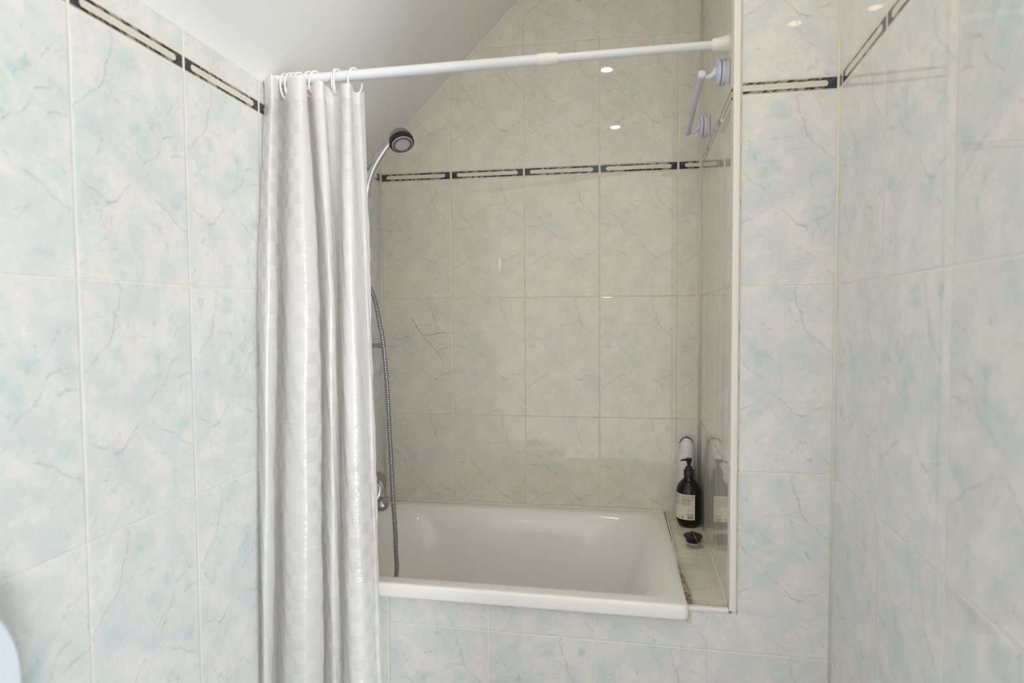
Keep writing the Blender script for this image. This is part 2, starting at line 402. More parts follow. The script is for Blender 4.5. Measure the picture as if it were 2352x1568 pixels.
# corner sealant
def bead(name, pts, r, mat, ragged=0):
    bm = bmesh.new(); P = [Vector(p) for p in pts]
    if ragged:
        Q = []
        for a, b in zip(P, P[1:]):
            n = max(2, int((b-a).length/.006))
            for k in range(n): Q.append(a.lerp(b, k/n)+Vector([random.uniform(-ragged, ragged) for _ in range(3)]))
        Q.append(P[-1]); P = Q; R = [r*random.uniform(.6, 1.3) for _ in P]
    else: R = r
    add_tube(bm, P, R, 8); return link(name, bm, mat, smooth=True, kind='structure')
bead('trim_2', [(.001, -.001, .56), (.001, -.001, ZC-.004)], .0042, CAULKW)
bead('trim_3', [(1.0722, -.002, .56), (1.0722, -.002, 2.40)], .0042, CAULKW)
bead('trim_4', [(.004, -.0005, ZC+.003), (XF-.01, -.0005, ZF-.012)], .0026, PVC, .0010)
bead('trim_5', [(1.2525, fy(1.253)-.001, .0), (1.2525, fy(1.253)-.001, 2.40)], .0028, CAULKW)
# white corner trim of the alcove and its short return along the ledge
bm = bmesh.new(); add_box(bm, 1.0455, 1.0605, fy(1.05)-.0035, fy(1.05)+.012, .5575, ZF-.002)
o = link('trim_6', bm, PVC, kind='structure'); bevel(o, .003)
bm = bmesh.new(); add_box(bm, .9545, 1.0452, fy(1.0)-.004, fy(1.0)+.010, .5525, .5640)
o = link('trim_7', bm, PVC, kind='structure'); bevel(o, .003)
bm = bmesh.new(); add_box(bm, 1.0605, 1.0632, fy(1.05)-.0018, fy(1.05)+.001, .552, ZF-.002)
link('trim_8', bm, CAULK, kind='structure')
# ledge between bath and alcove wall
bm = bmesh.new()
add_prism(bm, [(.968, -.001, .5), (alc(0), -.001, .5), (alc(-.655), -.652, .5), (.957, -.650, .5)], (0, 0, .0605))
o = link('trim_9', bm, TILE_L, kind='structure'); setuv(o, lambda c: (-c.y-.385+2, c.x*1.0-1.012))
bead('trim_10', [(1.0725, -.002, .5615), (alc(-.65)-.0012, -.65, .5615)], .0022, CAULKW)
# crack in one tile of the back wall (second row, first column)
bm = bmesh.new()
def ribbon(pts, w):
    P = [Vector((x, -.0004, z)) for x, z in pts]
    prev = None
    for i, p in enumerate(P):
        d = (P[min(i+1, len(P)-1)]-P[max(i-1, 0)]).normalized(); n = Vector((-d.z, 0, d.x))*w*(.35 if i in (0, len(P)-1) else 1)
        a, b = bm.verts.new(p+n), bm.verts.new(p-n)
        if prev: bm.faces.new((prev[0], prev[1], b, a))
        prev = (a, b)
ribbon([(.103, 1.208), (.115, 1.190), (.124, 1.173), (.135, 1.157), (.144, 1.146), (.1495, 1.142)], .0007)
ribbon([(.1495, 1.142), (.156, 1.1445), (.173, 1.1445), (.192, 1.149), (.209, 1.152), (.2515, 1.152)], .0006)
ribbon([(.149, 1.140), (.165, 1.121), (.182, 1.103), (.199, 1.083), (.211, 1.066), (.222, 1.047)], .0005)
ribbon([(.199, 1.083), (.216, 1.097), (.226, 1.100), (.250, 1.104)], .0004)
ribbon([(.044, 1.122), (.060, 1.130), (.085, 1.136), (.100, 1.141), (.119, 1.145)], .0004)
link('crack', bm, plain('hairline_crack', srgb(120, 102, 80), .7), WB)

# ------------------------------------------------------------------ bathtub
def rrect(x0, x1, y0, y1, r, n=8):
    P = []
    for cx, cy, a0 in [(x1-r, y1-r, 0), (x0+r, y1-r, PI/2), (x0+r, y0+r, PI), (x1-r, y0+r, 3*PI/2)]:
        for k in range(n+1):
            a = a0+PI/2*k/n; P.append((cx+r*math.cos(a), cy+r*math.sin(a)))
    return P
def tilt(y): return .0185*(-y)
bm = bmesh.new(); rings = []
def fro(y, x): return y-.0238*x*(1 if y < -.3 else 0)     # the front follows the panel's slight angle
lv = [ # x0 x1 y0 y1 r z
    (.004, .9555, -.690+.006, -.0015, .010, .524), (.002, .9575, -.672, -.0005, .010, .538), (.002, .9575, -.672, -.0005, .012, .5560),
    (.004, .9555, -.669, -.003, .012, .5605), (.008, .952, -.664, -.006, .014, .5620),
    (.036, .930, -.634, -.038, .060, .5618), (.042, .924, -.628, -.044, .066, .5590),
    (.049, .914, -.617, -.052, .085, .5520), (.055, .900, -.608, -.060, .115, .5400), (.061, .884, -.600, -.068, .15, .520),
    (.072, .855, -.588, -.082, .18, .46), (.085, .820, -.576, -.096, .20, .37), (.102, .775, -.560, -.114, .20, .28), (.13, .725, -.535, -.14, .19, .215),
    (.17, .67, -.505, -.17, .165, .190), (.30, .56, -.42, -.25, .08, .182)]
for x0, x1, y0, y1, r, z in lv[2:]:
    rings.append([bm.verts.new((x+(.0075*(1+y/.67) if x > .9 else 0), fro(y, x), z+tilt(y))) for x, y in rrect(x0, x1, y0, y1, r)])
# outer lip skirt
skirt = []
for (x0, x1, y0, y1, r, z) in ((.002, .9575, -.672, -.0005, .012, .534), (.004, .9555, -.670, -.003, .012, .5285)):
    skirt.append([bm.verts.new((x+(.0075*(1+y/.67) if x > .9 else 0), fro(y, x), z+tilt(y))) for x, y in rrect(x0, x1, y0, y1, r)])
allr = skirt[::-1]+rings
for a, b in zip(allr, allr[1:]):
    n = len(a)
    for k in range(n): bm.faces.new((a[k], a[(k+1) % n], b[(k+1) % n], b[k]))
bm.faces.new(allr[-1])
tub = link('bathtub', bm, ENAMEL, smooth=True)
m = tub.modifiers.new('s', 'SUBSURF'); m.levels = 2; m.render_levels = 2
tag(tub, 'white enamel bathtub set in the tiled alcove behind the shower curtain', 'bathtub')
# drain fitting is out of sight below the rim; sealant around the tub
bead('trim_11', [(.002, -.0035, .5650), (.968, -.0035, .5630)], .0050, CAULKW, .0003)
bm = bmesh.new()
P = [Vector(p) for p in [(.9675, -.006, .5620), (.965, -.2, .5635), (.961, -.4, .5650), (.9585, -.55, .5665), (.958, -.645, .5675)]]
P, R = smooth_path(P, [.0028]*5, 14)
add_tube(bm, [p+Vector((random.uniform(-.0004, .0006), 0, 0)) for p in P], [r*random.uniform(.75, 1.25) for r in R], 8)
link('trim_12', bm, CAULKW, smooth=True, kind='structure')
bm = bmesh.new()   # dirty gap filler at the front right corner of the tub
add_prism(bm, [(.9595, -.44, .560), (.9555, -.665, .560), (.9695, -.655, .560)], (0, 0, .0125))
link('trim_13', bm, MOULD, kind='structure')
bm = bmesh.new()
add_prism(bm, [(.9555, fy(.96)-.0025, .523), (.9665, fy(.96)-.0025, .526), (.9640, fy(.96)-.0025, .548), (.9560, fy(.96)-.0025, .572)], (0, .004, 0))
link('trim_14', bm, CAULK, kind='structure')
bead('trim_15', [(.005, fy(.0)-.002, .5395), (.952, fy(.95)-.002, .5405)], .0024, CAULK, .0004)

# ------------------------------------------------------------------ shower rod
def rodp(x): return Vector((x, -.714+.128*x, 1.7530+.0641*x))
rod = thing('shower_rod', rodp(0), 'white telescopic shower curtain rod running across the alcove opening below the sloped ceiling', 'curtain rod')
ax = (rodp(1)-rodp(0)).normalized()
def lathe_between(name, prof, mat, smooth=40):
    bm = bmesh.new(); add_lathe(bm, prof, rodp(0), ax, 40); return auto_smooth(link(name, bm, mat, rod), smooth)
L = 1.0490/ax.x
bm = bmesh.new(); add_tube(bm, [rodp(.01), rodp(.66)], .0120, 32); auto_smooth(link('outer_tube', bm, RODW, rod))
bm = bmesh.new(); add_tube(bm, [rodp(.62), rodp(1.047)], .0098, 32); auto_smooth(link('inner_tube', bm, RODW, rod))
c = .624/ax.x
lathe_between('collar', [(.0118, c-.002), (.0135, c), (.0140, c+.004), (.0137, c+.028), (.0130, c+.0445), (.0100, c+.045)], RODCAP)
lathe_between('end_cap', [(.0125, L-.036), (.0140, L-.034), (.0152, L-.02), (.0185, L-.004), (.0185, L-.0005)], RODCAP)
lathe_between('end_cap', [(.0170, .001), (.0170, .006), (.0150, .02), (.0135, .034), (.0122, .036)], RODCAP)
localise(rod)

# ------------------------------------------------------------------ shower curtain
top = [ (0.0079,-0.735),(0.0387,-0.757),(0.0359,-0.722),(0.0192,-0.700),(0.0361,-0.705),(0.0734,-0.738),(0.0987,-0.742),(0.1042,-0.720),(0.0876,-0.700),(0.1005,-0.700),(0.1301,-0.738),(0.1509,-0.738),(0.1459,-0.710),(0.1548,-0.695),(0.1729,-0.702),(0.1938,-0.730),(0.2103,-0.730),(0.2089,-0.705),(0.2163,-0.690),(0.2330,-0.700) ]
mid = [ (0.0052,-0.780),(0.0471,-0.815),(0.0565,-0.785),(0.0279,-0.750),(0.0440,-0.750),(0.0918,-0.800),(0.1312,-0.805),(0.1492,-0.770),(0.1245,-0.735),(0.1372,-0.735),(0.1769,-0.785),(0.1854,-0.775),(0.1787,-0.745),(0.1760,-0.730),(0.1871,-0.745),(0.2143,-0.785),(0.2353,-0.780),(0.2398,-0.750),(0.2429,-0.730),(0.2542,-0.735) ]
bot = [ (0.0040,-0.800),(0.0348,-0.840),(0.0407,-0.810),(0.0103,-0.770),(0.0299,-0.770),(0.0806,-0.830),(0.1322,-0.840),(0.1495,-0.790),(0.1269,-0.760),(0.1376,-0.760),(0.1800,-0.810),(0.1895,-0.800),(0.1827,-0.770),(0.1799,-0.755),(0.1921,-0.770),(0.2237,-0.810),(0.2518,-0.805),(0.2627,-0.775),(0.2650,-0.755),(0.2753,-0.760) ]
SUBU = 9
def dense(ctrl):
    P = [Vector((x, y, 0)) for x, y in ctrl]; return smooth_path(P, [0]*len(P), SUBU)[0]
D3 = [dense(top), dense(mid), dense(bot)]
ZT, ZM, ZB = 1.709, 1.238, .43
def curtain_point(i, z):
    a, b, c = D3[0][i], D3[1][i], D3[2][i]
    if z >= ZM: t = (z-ZM)/(ZT-ZM); t = min(t, 1.15); s = t*t*.35+t*.65; return b.lerp(a, s) if t <= 1 else a
    t = (ZM-z)/(ZM-ZB); return b.lerp(c, t**.9)
NU = len(D3[0])
slen = [0.0]
for i in range(1, NU): slen.append(slen[-1]+(D3[1][i]-D3[1][i-1]).length)
def sheet(z0, z1, nz, off=0.0, topf=None):
    bm = bmesh.new(); uvl = bm.loops.layers.uv.new('UVMap'); V = []; info = {}
    for j in range(nz+1):
        row = []
        for i in range(NU):
            zt = z1 if topf is None else z1+topf(i)
            z = z0+(zt-z0)*j/nz; p = curtain_point(i, z)
            wob = .0009*math.sin(z*13+i*.31)+.0004*math.sin(z*41+i*.7)+.0003*math.sin(z*97+i*1.3)
            amt = min(1, max(0, (1.66-z)/.25))
            q = Vector((max(.0035, p.x+wob*amt), p.y-off+wob*.8*amt, z))
            v = bm.verts.new(q); info[v] = (slen[i], z); row.append(v)
        V.append(row)
    for a, b in zip(V, V[1:]):
        for k in range(NU-1):
            f = bm.faces.new((a[k], a[k+1], b[k+1], b[k]))
            for l in f.loops: l[uvl].uv = info[l.vert]
    return bm
def curtain_material(name, alpha_lo, alpha_hi, checker=True):
    t = NT(name)
    uvn = t.n('ShaderNodeUVMap', uv_map='UVMap').outputs[0]
    sp = t.n('ShaderNodeSeparateXYZ'); t.put(sp.inputs[0], uvn); u, z = sp.outputs[0], sp.outputs[1]
    q = .027
    cu = t.m('DIVIDE', u, q); cz = t.m('DIVIDE', z, q)
    ch = t.m('FRACT', t.m('MULTIPLY', t.m('ADD', t.m('FLOOR', cu), t.m('FLOOR', cz)), .5)); ch = t.m('MULTIPLY', ch, 2)
    eu = t.m('ABSOLUTE', t.m('SUBTRACT', t.m('FRACT', cu), .5)); ez = t.m('ABSOLUTE', t.m('SUBTRACT', t.m('FRACT', cz), .5))
    e = t.ss(t.m('MAXIMUM', eu, ez), .43, .48, 1, 0)
    clear = t.m('MULTIPLY', t.m('MULTIPLY', ch, e), t.ss(t.noise(t.xyz(u, t.m('MULTIPLY', z, .12), 6.0), 9, 1), .44, .60, .12, 1.0)) if checker else 0.0
    nz = t.noise(t.xyz(u, z, 0), 30, 3)
    t.put(t.bsdf.inputs['Base Color'], t.mix(nz, srgb(246, 244, 241), srgb(238, 236, 233)))
    t.put(t.bsdf.inputs['Roughness'], .35 if checker else .3); t.put(t.bsdf.inputs['IOR'], 1.6)
    if checker: t.put(t.bsdf.inputs['Coat Weight'], 1.0); t.put(t.bsdf.inputs['Coat Roughness'], .05); t.put(t.bsdf.inputs['Coat IOR'], 1.7)
    bumpn = t.noise(t.xyz(t.m('MULTIPLY', u, .55), z, 0), 34, 4, .6)
    nrm = t.bump(bumpn, .0042, 1.0); t.t.links.new(nrm, t.bsdf.inputs['Coat Normal'])
    tr = t.n('ShaderNodeBsdfTranslucent'); t.put(tr.inputs[0], srgb(238, 236, 232))
    mx = t.n('ShaderNodeMixShader'); mx.inputs[0].default_value = .30
    t.t.links.new(t.bsdf.outputs[0], mx.inputs[1]); t.t.links.new(tr.outputs[0], mx.inputs[2])
    tp = t.n('ShaderNodeBsdfTransparent'); t.put(tp.inputs[0], (.97, .98, .98))
    f = t.m('MULTIPLY', clear, alpha_hi-alpha_lo) if checker else 0.0
    f = t.m('ADD', f, alpha_lo)
    mx2 = t.n('ShaderNodeMixShader'); t.put(mx2.inputs[0], f)
    t.t.links.new(mx.outputs[0], mx2.inputs[1]); t.t.links.new(tp.outputs[0], mx2.inputs[2])
    # glossy film on top so that the clear squares shine too
    gl = t.n('ShaderNodeBsdfGlossy'); t.put(gl.inputs['Roughness'], .12); t.t.links.new(nrm, gl.inputs['Normal'])
    fr = t.n('ShaderNodeFresnel'); fr.inputs[0].default_value = 1.45; t.t.links.new(nrm, fr.inputs['Normal'])
    mx3 = t.n('ShaderNodeMixShader'); t.t.links.new(t.m('MULTIPLY', fr.outputs[0], f), mx3.inputs[0])
    t.t.links.new(mx2.outputs[0], mx3.inputs[1]); t.t.links.new(gl.outputs[0], mx3.inputs[2])
    t.t.links.new(mx3.outputs[0], t.out.inputs['Surface'])
    return t.mat
cur = thing('shower_curtain', (.12, -.76, .12), 'frosted translucent plastic shower curtain with small squares bunched against the left wall', 'shower curtain')
CM = curtain_material('frosted_plastic_film', .09, .165); HM = curtain_material('opaque_header_film', .03, .03, False)
def tw(i):
    k = i/SUBU
    if curtain_point(i, 1.73).y > -.724: return min(.033, .031 if k < 12.5 else .027 if k < 17 else .018)
    return (.047 if k < 8 else .031 if k < 12.5 else .027 if k < 17 else .018)+.0015*math.sin(i*.35)
link('curtain_panel', sheet(.14, 1.706, 190), CM, cur, True)
hd = link('header_band', sheet(1.700, 1.706, 8, .0006, tw), HM, cur, True); hd['label'] = 'opaque white reinforced top hem'
localise(cur)

# hooks
def hook_at(x, rz, label, tilt_=0.0):
    p = rodp(x); h = thing('curtain_hook', p, label, 'curtain hook', 'white C-shaped curtain hooks on the rod')
    bm = bmesh.new()
    pts = []
    for k in range(26):      # open oval standing around the rod, local x away from the rod axis, z up
        a = math.radians(62+k*(292/25.))
        pts.append((math.cos(a)*(.0185+.002*max(0, -math.sin(a))), 0, -.0125+math.sin(a)*.0285))
    add_tube(bm, pts, .0022, 10)
    bmesh.ops.create_icosphere(bm, subdivisions=2, radius=.0028, matrix=Matrix.Translation(pts[-1]))
    o = link('ring', bm, HOOKM, h, True)
    h.rotation_euler = (0, tilt_, rz); return h
HK = [(.0451, 80, 'nearest the left wall, above the leftmost fold'),
      (.0573, 74, 'second from the left wall in the crowded cluster'),
      (.0674, 68, 'third from the left wall in the crowded cluster'),
      (.0795, 62, 'fourth from the left wall, ending the crowded cluster'),
      (.1017, 62, 'left one of two above the square hem'),
      (.1159, 56, 'right one of two above the square hem'),
      (.1582, 110, 'seen edge-on as a thin bar'),
      (.1673, 62, 'just right of the edge-on one'),
      (.2055, 56, 'rightmost, hanging open at the free curtain end')]
for x, a, l in HK: hook_at(x, math.radians(a), 'white curtain hook, '+l)

# ------------------------------------------------------------------ hand shower, hose, mixer
hs = thing('hand_shower', (.04, -.27, 1.56), 'chrome hand shower with a round black-rimmed nozzle face, held on the left wall', 'shower head')
n = Vector((.38, -.40, -.88)).normalized(); c0 = Vector((.1815, -.30, 1.7235))
bm = bmesh.new(); add_lathe(bm, [(0, -.036), (.012, -.035), (.022, -.031), (.029, -.024), (.0335, -.014), (.0350, -.004), (.0350, -.003)], c0, n, 48)
auto_smooth(link('head_shell', bm, SATIN, hs))
bm = bmesh.new(); add_lathe(bm, [(.0351, -.004), (.0362, -.002), (.0362, .010), (.0340, .0125), (.0315, .013)], c0, n, 48)
auto_smooth(link('black_rim', bm, BLACKP, hs))
bm = bmesh.new(); add_lathe(bm, [(.0312, .011), (.0312, .0132), (.029, .0142), (.020, .0150), (.0185, .0142), (.012, .0152), (0, .0155)], c0, n, 48)
fp = auto_smooth(link('nozzle_plate', bm, FACE, hs))
bm = bmesh.new(); a1, a2 = frame(n)
for k in range(24):
    for rr, ph in ((.0272, 0), (.0235, .5)):
        a = 2*PI*(k+ph)/24; q = c0+n*.0145+a1*rr*math.cos(a)+a2*rr*math.sin(a)
        add_lathe(bm, [(.0019, -.002), (.0015, .0024), (0, .0027)], q, n, 6)
no = link('nozzles', bm, BLACKP, fp, True, kind='stuff')
bm = bmesh.new()
add_tube(bm, [(.158, -.292, 1.737), (.138, -.288, 1.719), (.108, -.283, 1.685), (.084, -.279, 1.648), (.066, -.276, 1.600), (.056, -.274, 1.555)],
         [.0120, .0140, .0165, .0162, .0140, .0115], 24, sub=6, ell=.92)
auto_smooth(link('handle', bm, CHROME, hs)); localise(hs)

wh = thing('hand_shower_holder', (.0, -.272, 1.60), 'chrome wall holder clasping the hand shower handle, mostly behind the curtain', 'shower holder')
bm = bmesh.new(); add_lathe(bm, [(.022, .001), (.022, .006), (.012, .012), (.010, .040)], (0, -.272, 1.59), (1, 0, 0), 32)
auto_smooth(link('wall_plate', bm, CHROME, wh))
bm = bmesh.new(); add_tube(bm, [(.0655, -.276, 1.603), (.059, -.2745, 1.570)], .0165, 24); auto_smooth(link('cradle', bm, CHROME, wh)); localise(wh)

def hose_material():
    t = NT('ribbed_steel_hose'); uvn = t.n('ShaderNodeUVMap', uv_map='UVMap').outputs[0]
    sp = t.n('ShaderNodeSeparateXYZ'); t.put(sp.inputs[0], uvn)
    f = t.m('FRACT', t.m('MULTIPLY', sp.outputs[1], 200))
    r = t.ss(t.m('ABSOLUTE', t.m('SUBTRACT', f, .5)), .18, .46)
    t.put(t.bsdf.inputs['Base Color'], t.mix(r, (.55, .55, .57), (.035, .035, .045))); t.put(t.bsdf.inputs['Metallic'], .85); t.put(t.bsdf.inputs['Roughness'], .25)
    t.bump(t.m('SUBTRACT', 1, r), .0008); return t.mat
def tube_uv(pts, rad, seg=14, sub=16):
    bm = bmesh.new(); uvl = bm.loops.layers.uv.new('UVMap')
    P, R = smooth_path([Vector(p) for p in pts], [rad]*len(pts), sub)
    s = 0; u = None; rings = []; info = {}
    for i, p in enumerate(P):
        if i: s += (p-P[i-1]).length
        d = (P[min(i+1, len(P)-1)]-P[max(i-1, 0)]).normalized()
        if u is None: u = frame(d)[0]
        u = (u-d*u.dot(d)).normalized(); v = d.cross(u); rg = []
        for k in range(seg):
            vv = bm.verts.new(p+(u*math.cos(2*PI*k/seg)+v*math.sin(2*PI*k/seg))*rad); info[vv] = (k/seg, s); rg.append(vv)
        rings.append(rg)
    for a, b in zip(rings, rings[1:]):
        for k in range(seg):
            f = bm.faces.new((a[k], a[(k+1) % seg], b[(k+1) % seg], b[k]))
            for l in f.loops: l[uvl].uv = info[l.vert]
    return bm
hz = [(.056, -.274, 1.556), (.050, -.290, 1.47), (.068, -.335, 1.36), (.1135, -.360, 1.265), (.129, -.365, 1.20), (.1405, -.365, 1.135), (.1475, -.365, 1.05), (.1515, -.365, .99), (.1555, -.365, .88), (.1600, -.365, .78), (.1640, -.365, .67), (.1680, -.365, .60), (.1695, -.365, .53), (.1690, -.365, .45), (.145, -.385, .375), (.110, -.418, .390), (.092, -.425, .47), (.080, -.424, .56), (.066, -.418, .62), (.062, -.412, .672)]
hose = link('shower_hose', tube_uv(hz, .0064), hose_material(), None, True)
tag(hose, 'ribbed metal shower hose hanging into the bathtub just right of the curtain', 'shower hose')

mx_ = thing('bath_mixer_tap', (0, -.33, .70), 'chrome wall-mounted bath mixer tap partly hidden behind the curtain edge', 'bath tap')
bm = bmesh.new()
bm.free()
for y in (-.255, -.405):
    bm = bmesh.new(); add_lathe(bm, [(.030, .001), (.030, .006), (.016, .014), (.014, .055)], (0, y, .70), (1, 0, 0), 32)
    auto_smooth(link('wall_flange', bm, CHROME, mx_))
bm = bmesh.new(); add_tube(bm, [(.062, -.425, .70), (.062, -.42, .70), (.062, -.24, .70), (.062, -.235, .70)], [.015, .022, .022, .015], 32); auto_smooth(link('body', bm, CHROME, mx_))
bm = bmesh.new(); add_lathe(bm, [(.029, .080), (.0335, .083), (.0335, .119), (.0310, .1225), (.025, .123)], (0, -.33, .7120), (1, -.12, .05), 40)
kn = auto_smooth(link('control_knob', bm, SATIN, mx_))
bm = bmesh.new(); add_tube(bm, [(.108, -.345, .728), (.122, -.362, .716), (.126, -.375, .700), (.120, -.385, .682)], [.008, .010, .0095, .006], 16, sub=5); auto_smooth(link('lever', bm, CHROME, kn))
bm = bmesh.new(); add_tube(bm, [(.065, -.33, .690), (.085, -.333, .672), (.103, -.335, .660), (.116, -.337, .652), (.124, -.338, .645), (.1285, -.338, .638)], [.016, .019, .0210, .0215, .0185, .008], 24, sub=5)
auto_smooth(link('spout', bm, SATIN, mx_)); localise(mx_)

hb = thing('hose_bracket', (0, -.20, 1.118), 'small chrome bracket on the left wall behind the shower hose', 'bracket')
bm = bmesh.new(); add_lathe(bm, [(.013, .001), (.013, .004), (.0065, .012), (.0060, .055), (.0085, .070), (.0085, .078), (0, .082)], (0, -.20, 1.118), (1, 0, 0), 24)
auto_smooth(link('stem', bm, SATIN, hb)); localise(hb)

# ------------------------------------------------------------------ suction grab bar
gb = thing('grab_bar', (alc(-.33), -.33, 1.77), 'pale plastic suction grab bar on the right alcove wall below the curtain rod end', 'grab bar')
def cup(y, z, r=.0305):
    x = alc(y); ax_ = Vector((-1, 0, 0))
    bm = bmesh.new(); add_lathe(bm, [(r*1.00, .0008), (r*1.02, .003), (r*.98, .0085), (r*.90, .0095)], (x, y, z), ax_, 48)
    a = auto_smooth(link('suction_cup', bm, PLASTIC, gb))
    bm = bmesh.new(); add_lathe(bm, [(r*.80, .0090), (r*.86, .0092), (r*.86, .0112), (r*.80, .0114)], (x, y, z), ax_, 48); link('gasket', bm, BLACKP, a, True)
    bm = bmesh.new(); add_lathe(bm, [(r*.92, .0108), (r*.98, .0116), (r*.97, .0150), (r*.86, .0185), (r*.5, .0202), (0, .0206)], (x, y, z), ax_, 48)
    auto_smooth(link('locking_dome', bm, PLASTIC, a), 30)
    return a
cup(-.525, 1.779); cup(-.135, 1.766)
b0, b1 = Vector((1.0005, -.525, 1.774)), Vector((1.0175, -.135, 1.757))
b0 = Vector((.9995, -.525, 1.7725)); b1 = Vector((1.0170, -.135, 1.7560))
bm = bmesh.new(); d = (b1-b0).normalized(); add_tube(bm, [b0, b1], .0070, 28); auto_smooth(link('bar', bm, PLASTIC, gb))
for e, s, zz in ((b0, -1, 1.779), (b1, 1, 1.766)):
    bm = bmesh.new(); add_lathe(bm, [(.0085, -.013), (.0095, -.011), (.0095, .011), (.0085, .0125)], e, d, 32); auto_smooth(link('end_knuckle', bm, PLASTIC, gb))
    bm = bmesh.new(); w = alc(e.y)
    add_tube(bm, [(e.x+.004, e.y, e.z-.001), (e.x+.014, e.y, e.z-.003), (w-.032, e.y, e.z-.002), (w-.022, e.y, zz-.002), (w-.016, e.y, zz+.004)], [.0052, .0050, .0060, .0085, .010], 16, sub=6)
    auto_smooth(link('arm', bm, PLASTIC, gb))
localise(gb)

# ------------------------------------------------------------------ bottles on the ledge
LZ = .5607
BX, BY, BR = 1.0262, -.122, .0378
sb = thing('soap_pump_bottle', (BX, BY, LZ), 'dark brown pump bottle with a cream printed label standing on the ledge', 'soap bottle')
bm = bmesh.new()
add_lathe(bm, [(0, .0005), (.026, .0), (.030, .002), (.0345, .012), (.0372, .020), (.0378, .026), (.0378, .104), (.0372, .112), (.0345, .122), (.0295, .131), (.0225, .139), (.0165, .145), (.0140, .150), (.0135, .157)], (0, 0, 0), seg=64)
auto_smooth(link('bottle_body', bm, GLASSD, sb), 50)
bm = bmesh.new()
add_lathe(bm, [(.0140, .154), (.0155, .155), (.0155, .172), (.0145, .174), (.0105, .175), (.0105, .181), (.0098, .1825), (.0052, .183), (.0050, .198)], (0, 0, 0), seg=40)
pc = auto_smooth(link('pump_collar', bm, BLACKP, sb))
bm = bmesh.new(); add_lathe(bm, [(.0048, .190), (.0072, .196), (.0078, .203), (.0085, .2065), (.0080, .2085), (0, .209)], (0, 0, 0), seg=32)
hd_ = Vector((-.86, -.50, 0)).normalized(); sd_ = Vector((-hd_.y, hd_.x, 0))
secs = [(-.0075, .0055, .2075, .2000), (.004, .0055, .2080, .2005), (.016, .0042, .2075, .2020), (.024, .0034, .2065, .2030), (.0305, .0026, .2045, .2025)]
prev = None
for dd, w, zt, zb in secs:
    r = [bm.verts.new(hd_*dd+sd_*a+Vector((0, 0, b))) for a, b in ((-w, zb), (w, zb), (w*.8, zt), (-w*.8, zt))]
    if prev:
        for k in range(4): bm.faces.new((prev[k], prev[(k+1) % 4], r[(k+1) % 4], r[k]))
    else: bm.faces.new(r[::-1])
    prev = r
bm.faces.new(prev)
auto_smooth(link('pump_head', bm, BLACKP, sb))
VA = math.atan2(-2.06-BY, .786-BX)          # towards the room
def patch(bm, a0, a1, z0, z1, r, n=1):
    prev = None
    for k in range(n+1):
        a = a0+(a1-a0)*k/n; p = (bm.verts.new((r*math.cos(a), r*math.sin(a), z0)), bm.verts.new((r*math.cos(a), r*math.sin(a), z1)))
        if prev: bm.faces.new((prev[0], p[0], p[1], prev[1]))
        prev = p
# the label wraps from beyond the left side to right of centre
LA0, LA1 = VA-1.75, VA+.50
bm = bmesh.new()
patch(bm, LA0, LA1, .0275, .1045, BR+.0003, 40)
lb = link('paper_label', bm, LABEL, sb, True)
bm = bmesh.new(); bk = bmesh.new(); rr = BR+.0005
def textlines(bm, a0, a1, ztop, zbot, n, ragged=.12, h=.45):
    pitch = (ztop-zbot)/n
    for i in range(n):
        z = ztop-i*pitch; a = a0; end = a1-random.uniform(0, ragged)*(a1-a0)
        while a < end-.02:
            w = min(random.uniform(.035, .11), end-a); patch(bm, a, a+w, z-pitch*h, z, rr, 2); a += w+.018
c1 = VA-.62; rgt = VA+.44
textlines(bm, c1, rgt, .1015, .0945, 4, .05); textlines(bm, c1, rgt-.12, .0915, .0700, 13, .25)
textlines(bk, c1, rgt, .0932, .0915, 1, .02); textlines(bk, c1+.05, rgt, .0885, .0860, 1, .02)
textlines(bm, VA-1.6, c1-.07, .1010, .0870, 8, .1); textlines(bm, VA-1.6, c1-.07, .0835, .0700, 8, .15)
textlines(bk, VA-.16, VA+.14, .0578, .0560, 1, 0, .9)
a = VA-.11
while a < VA+.36:                                   # barcode
    w = random.choice((.006, .010, .016)); patch(bk, a, a+w, .0315, .0385, rr); a += w+random.choice((.006, .012))
bs = bmesh.new(); a = VA-.52
while a < VA-.40:
    patch(bs, a, a+.014, .0318, .0388, rr); a += .020
link('square_mark', bs, INK, lb); b0_ = bk; bk = bmesh.new()
for ca in (VA-.06, VA+.10, VA+.27):                 # round and square recycling marks
    for k in range(10):
        p0, p1 = 2*PI*k/10, 2*PI*(k+.8)/10
        if ca > VA+.2:
            if k < 5: patch(bk, ca-.06+k*.024, ca-.06+k*.024+.018, .0412, .0412+.0055*random.uniform(.6, 1), rr)
        else:
            q = [(ca+math.cos(p)*r_*.9, .0442+math.sin(p)*r_*.9*BR) for p, r_ in ((p0, .055), (p1, .055), (p1, .085), (p0, .085))]
            bk.faces.new([bk.verts.new((rr*math.cos(x), rr*math.sin(x), z)) for x, z in q])
link('fine_print', bm, INKL, lb, kind='stuff'); link('recycling_marks', bk, INK, lb, kind='stuff'); link('barcode', b0_, INK, lb, kind='stuff')
sb.rotation_euler = (0, 0, 0)

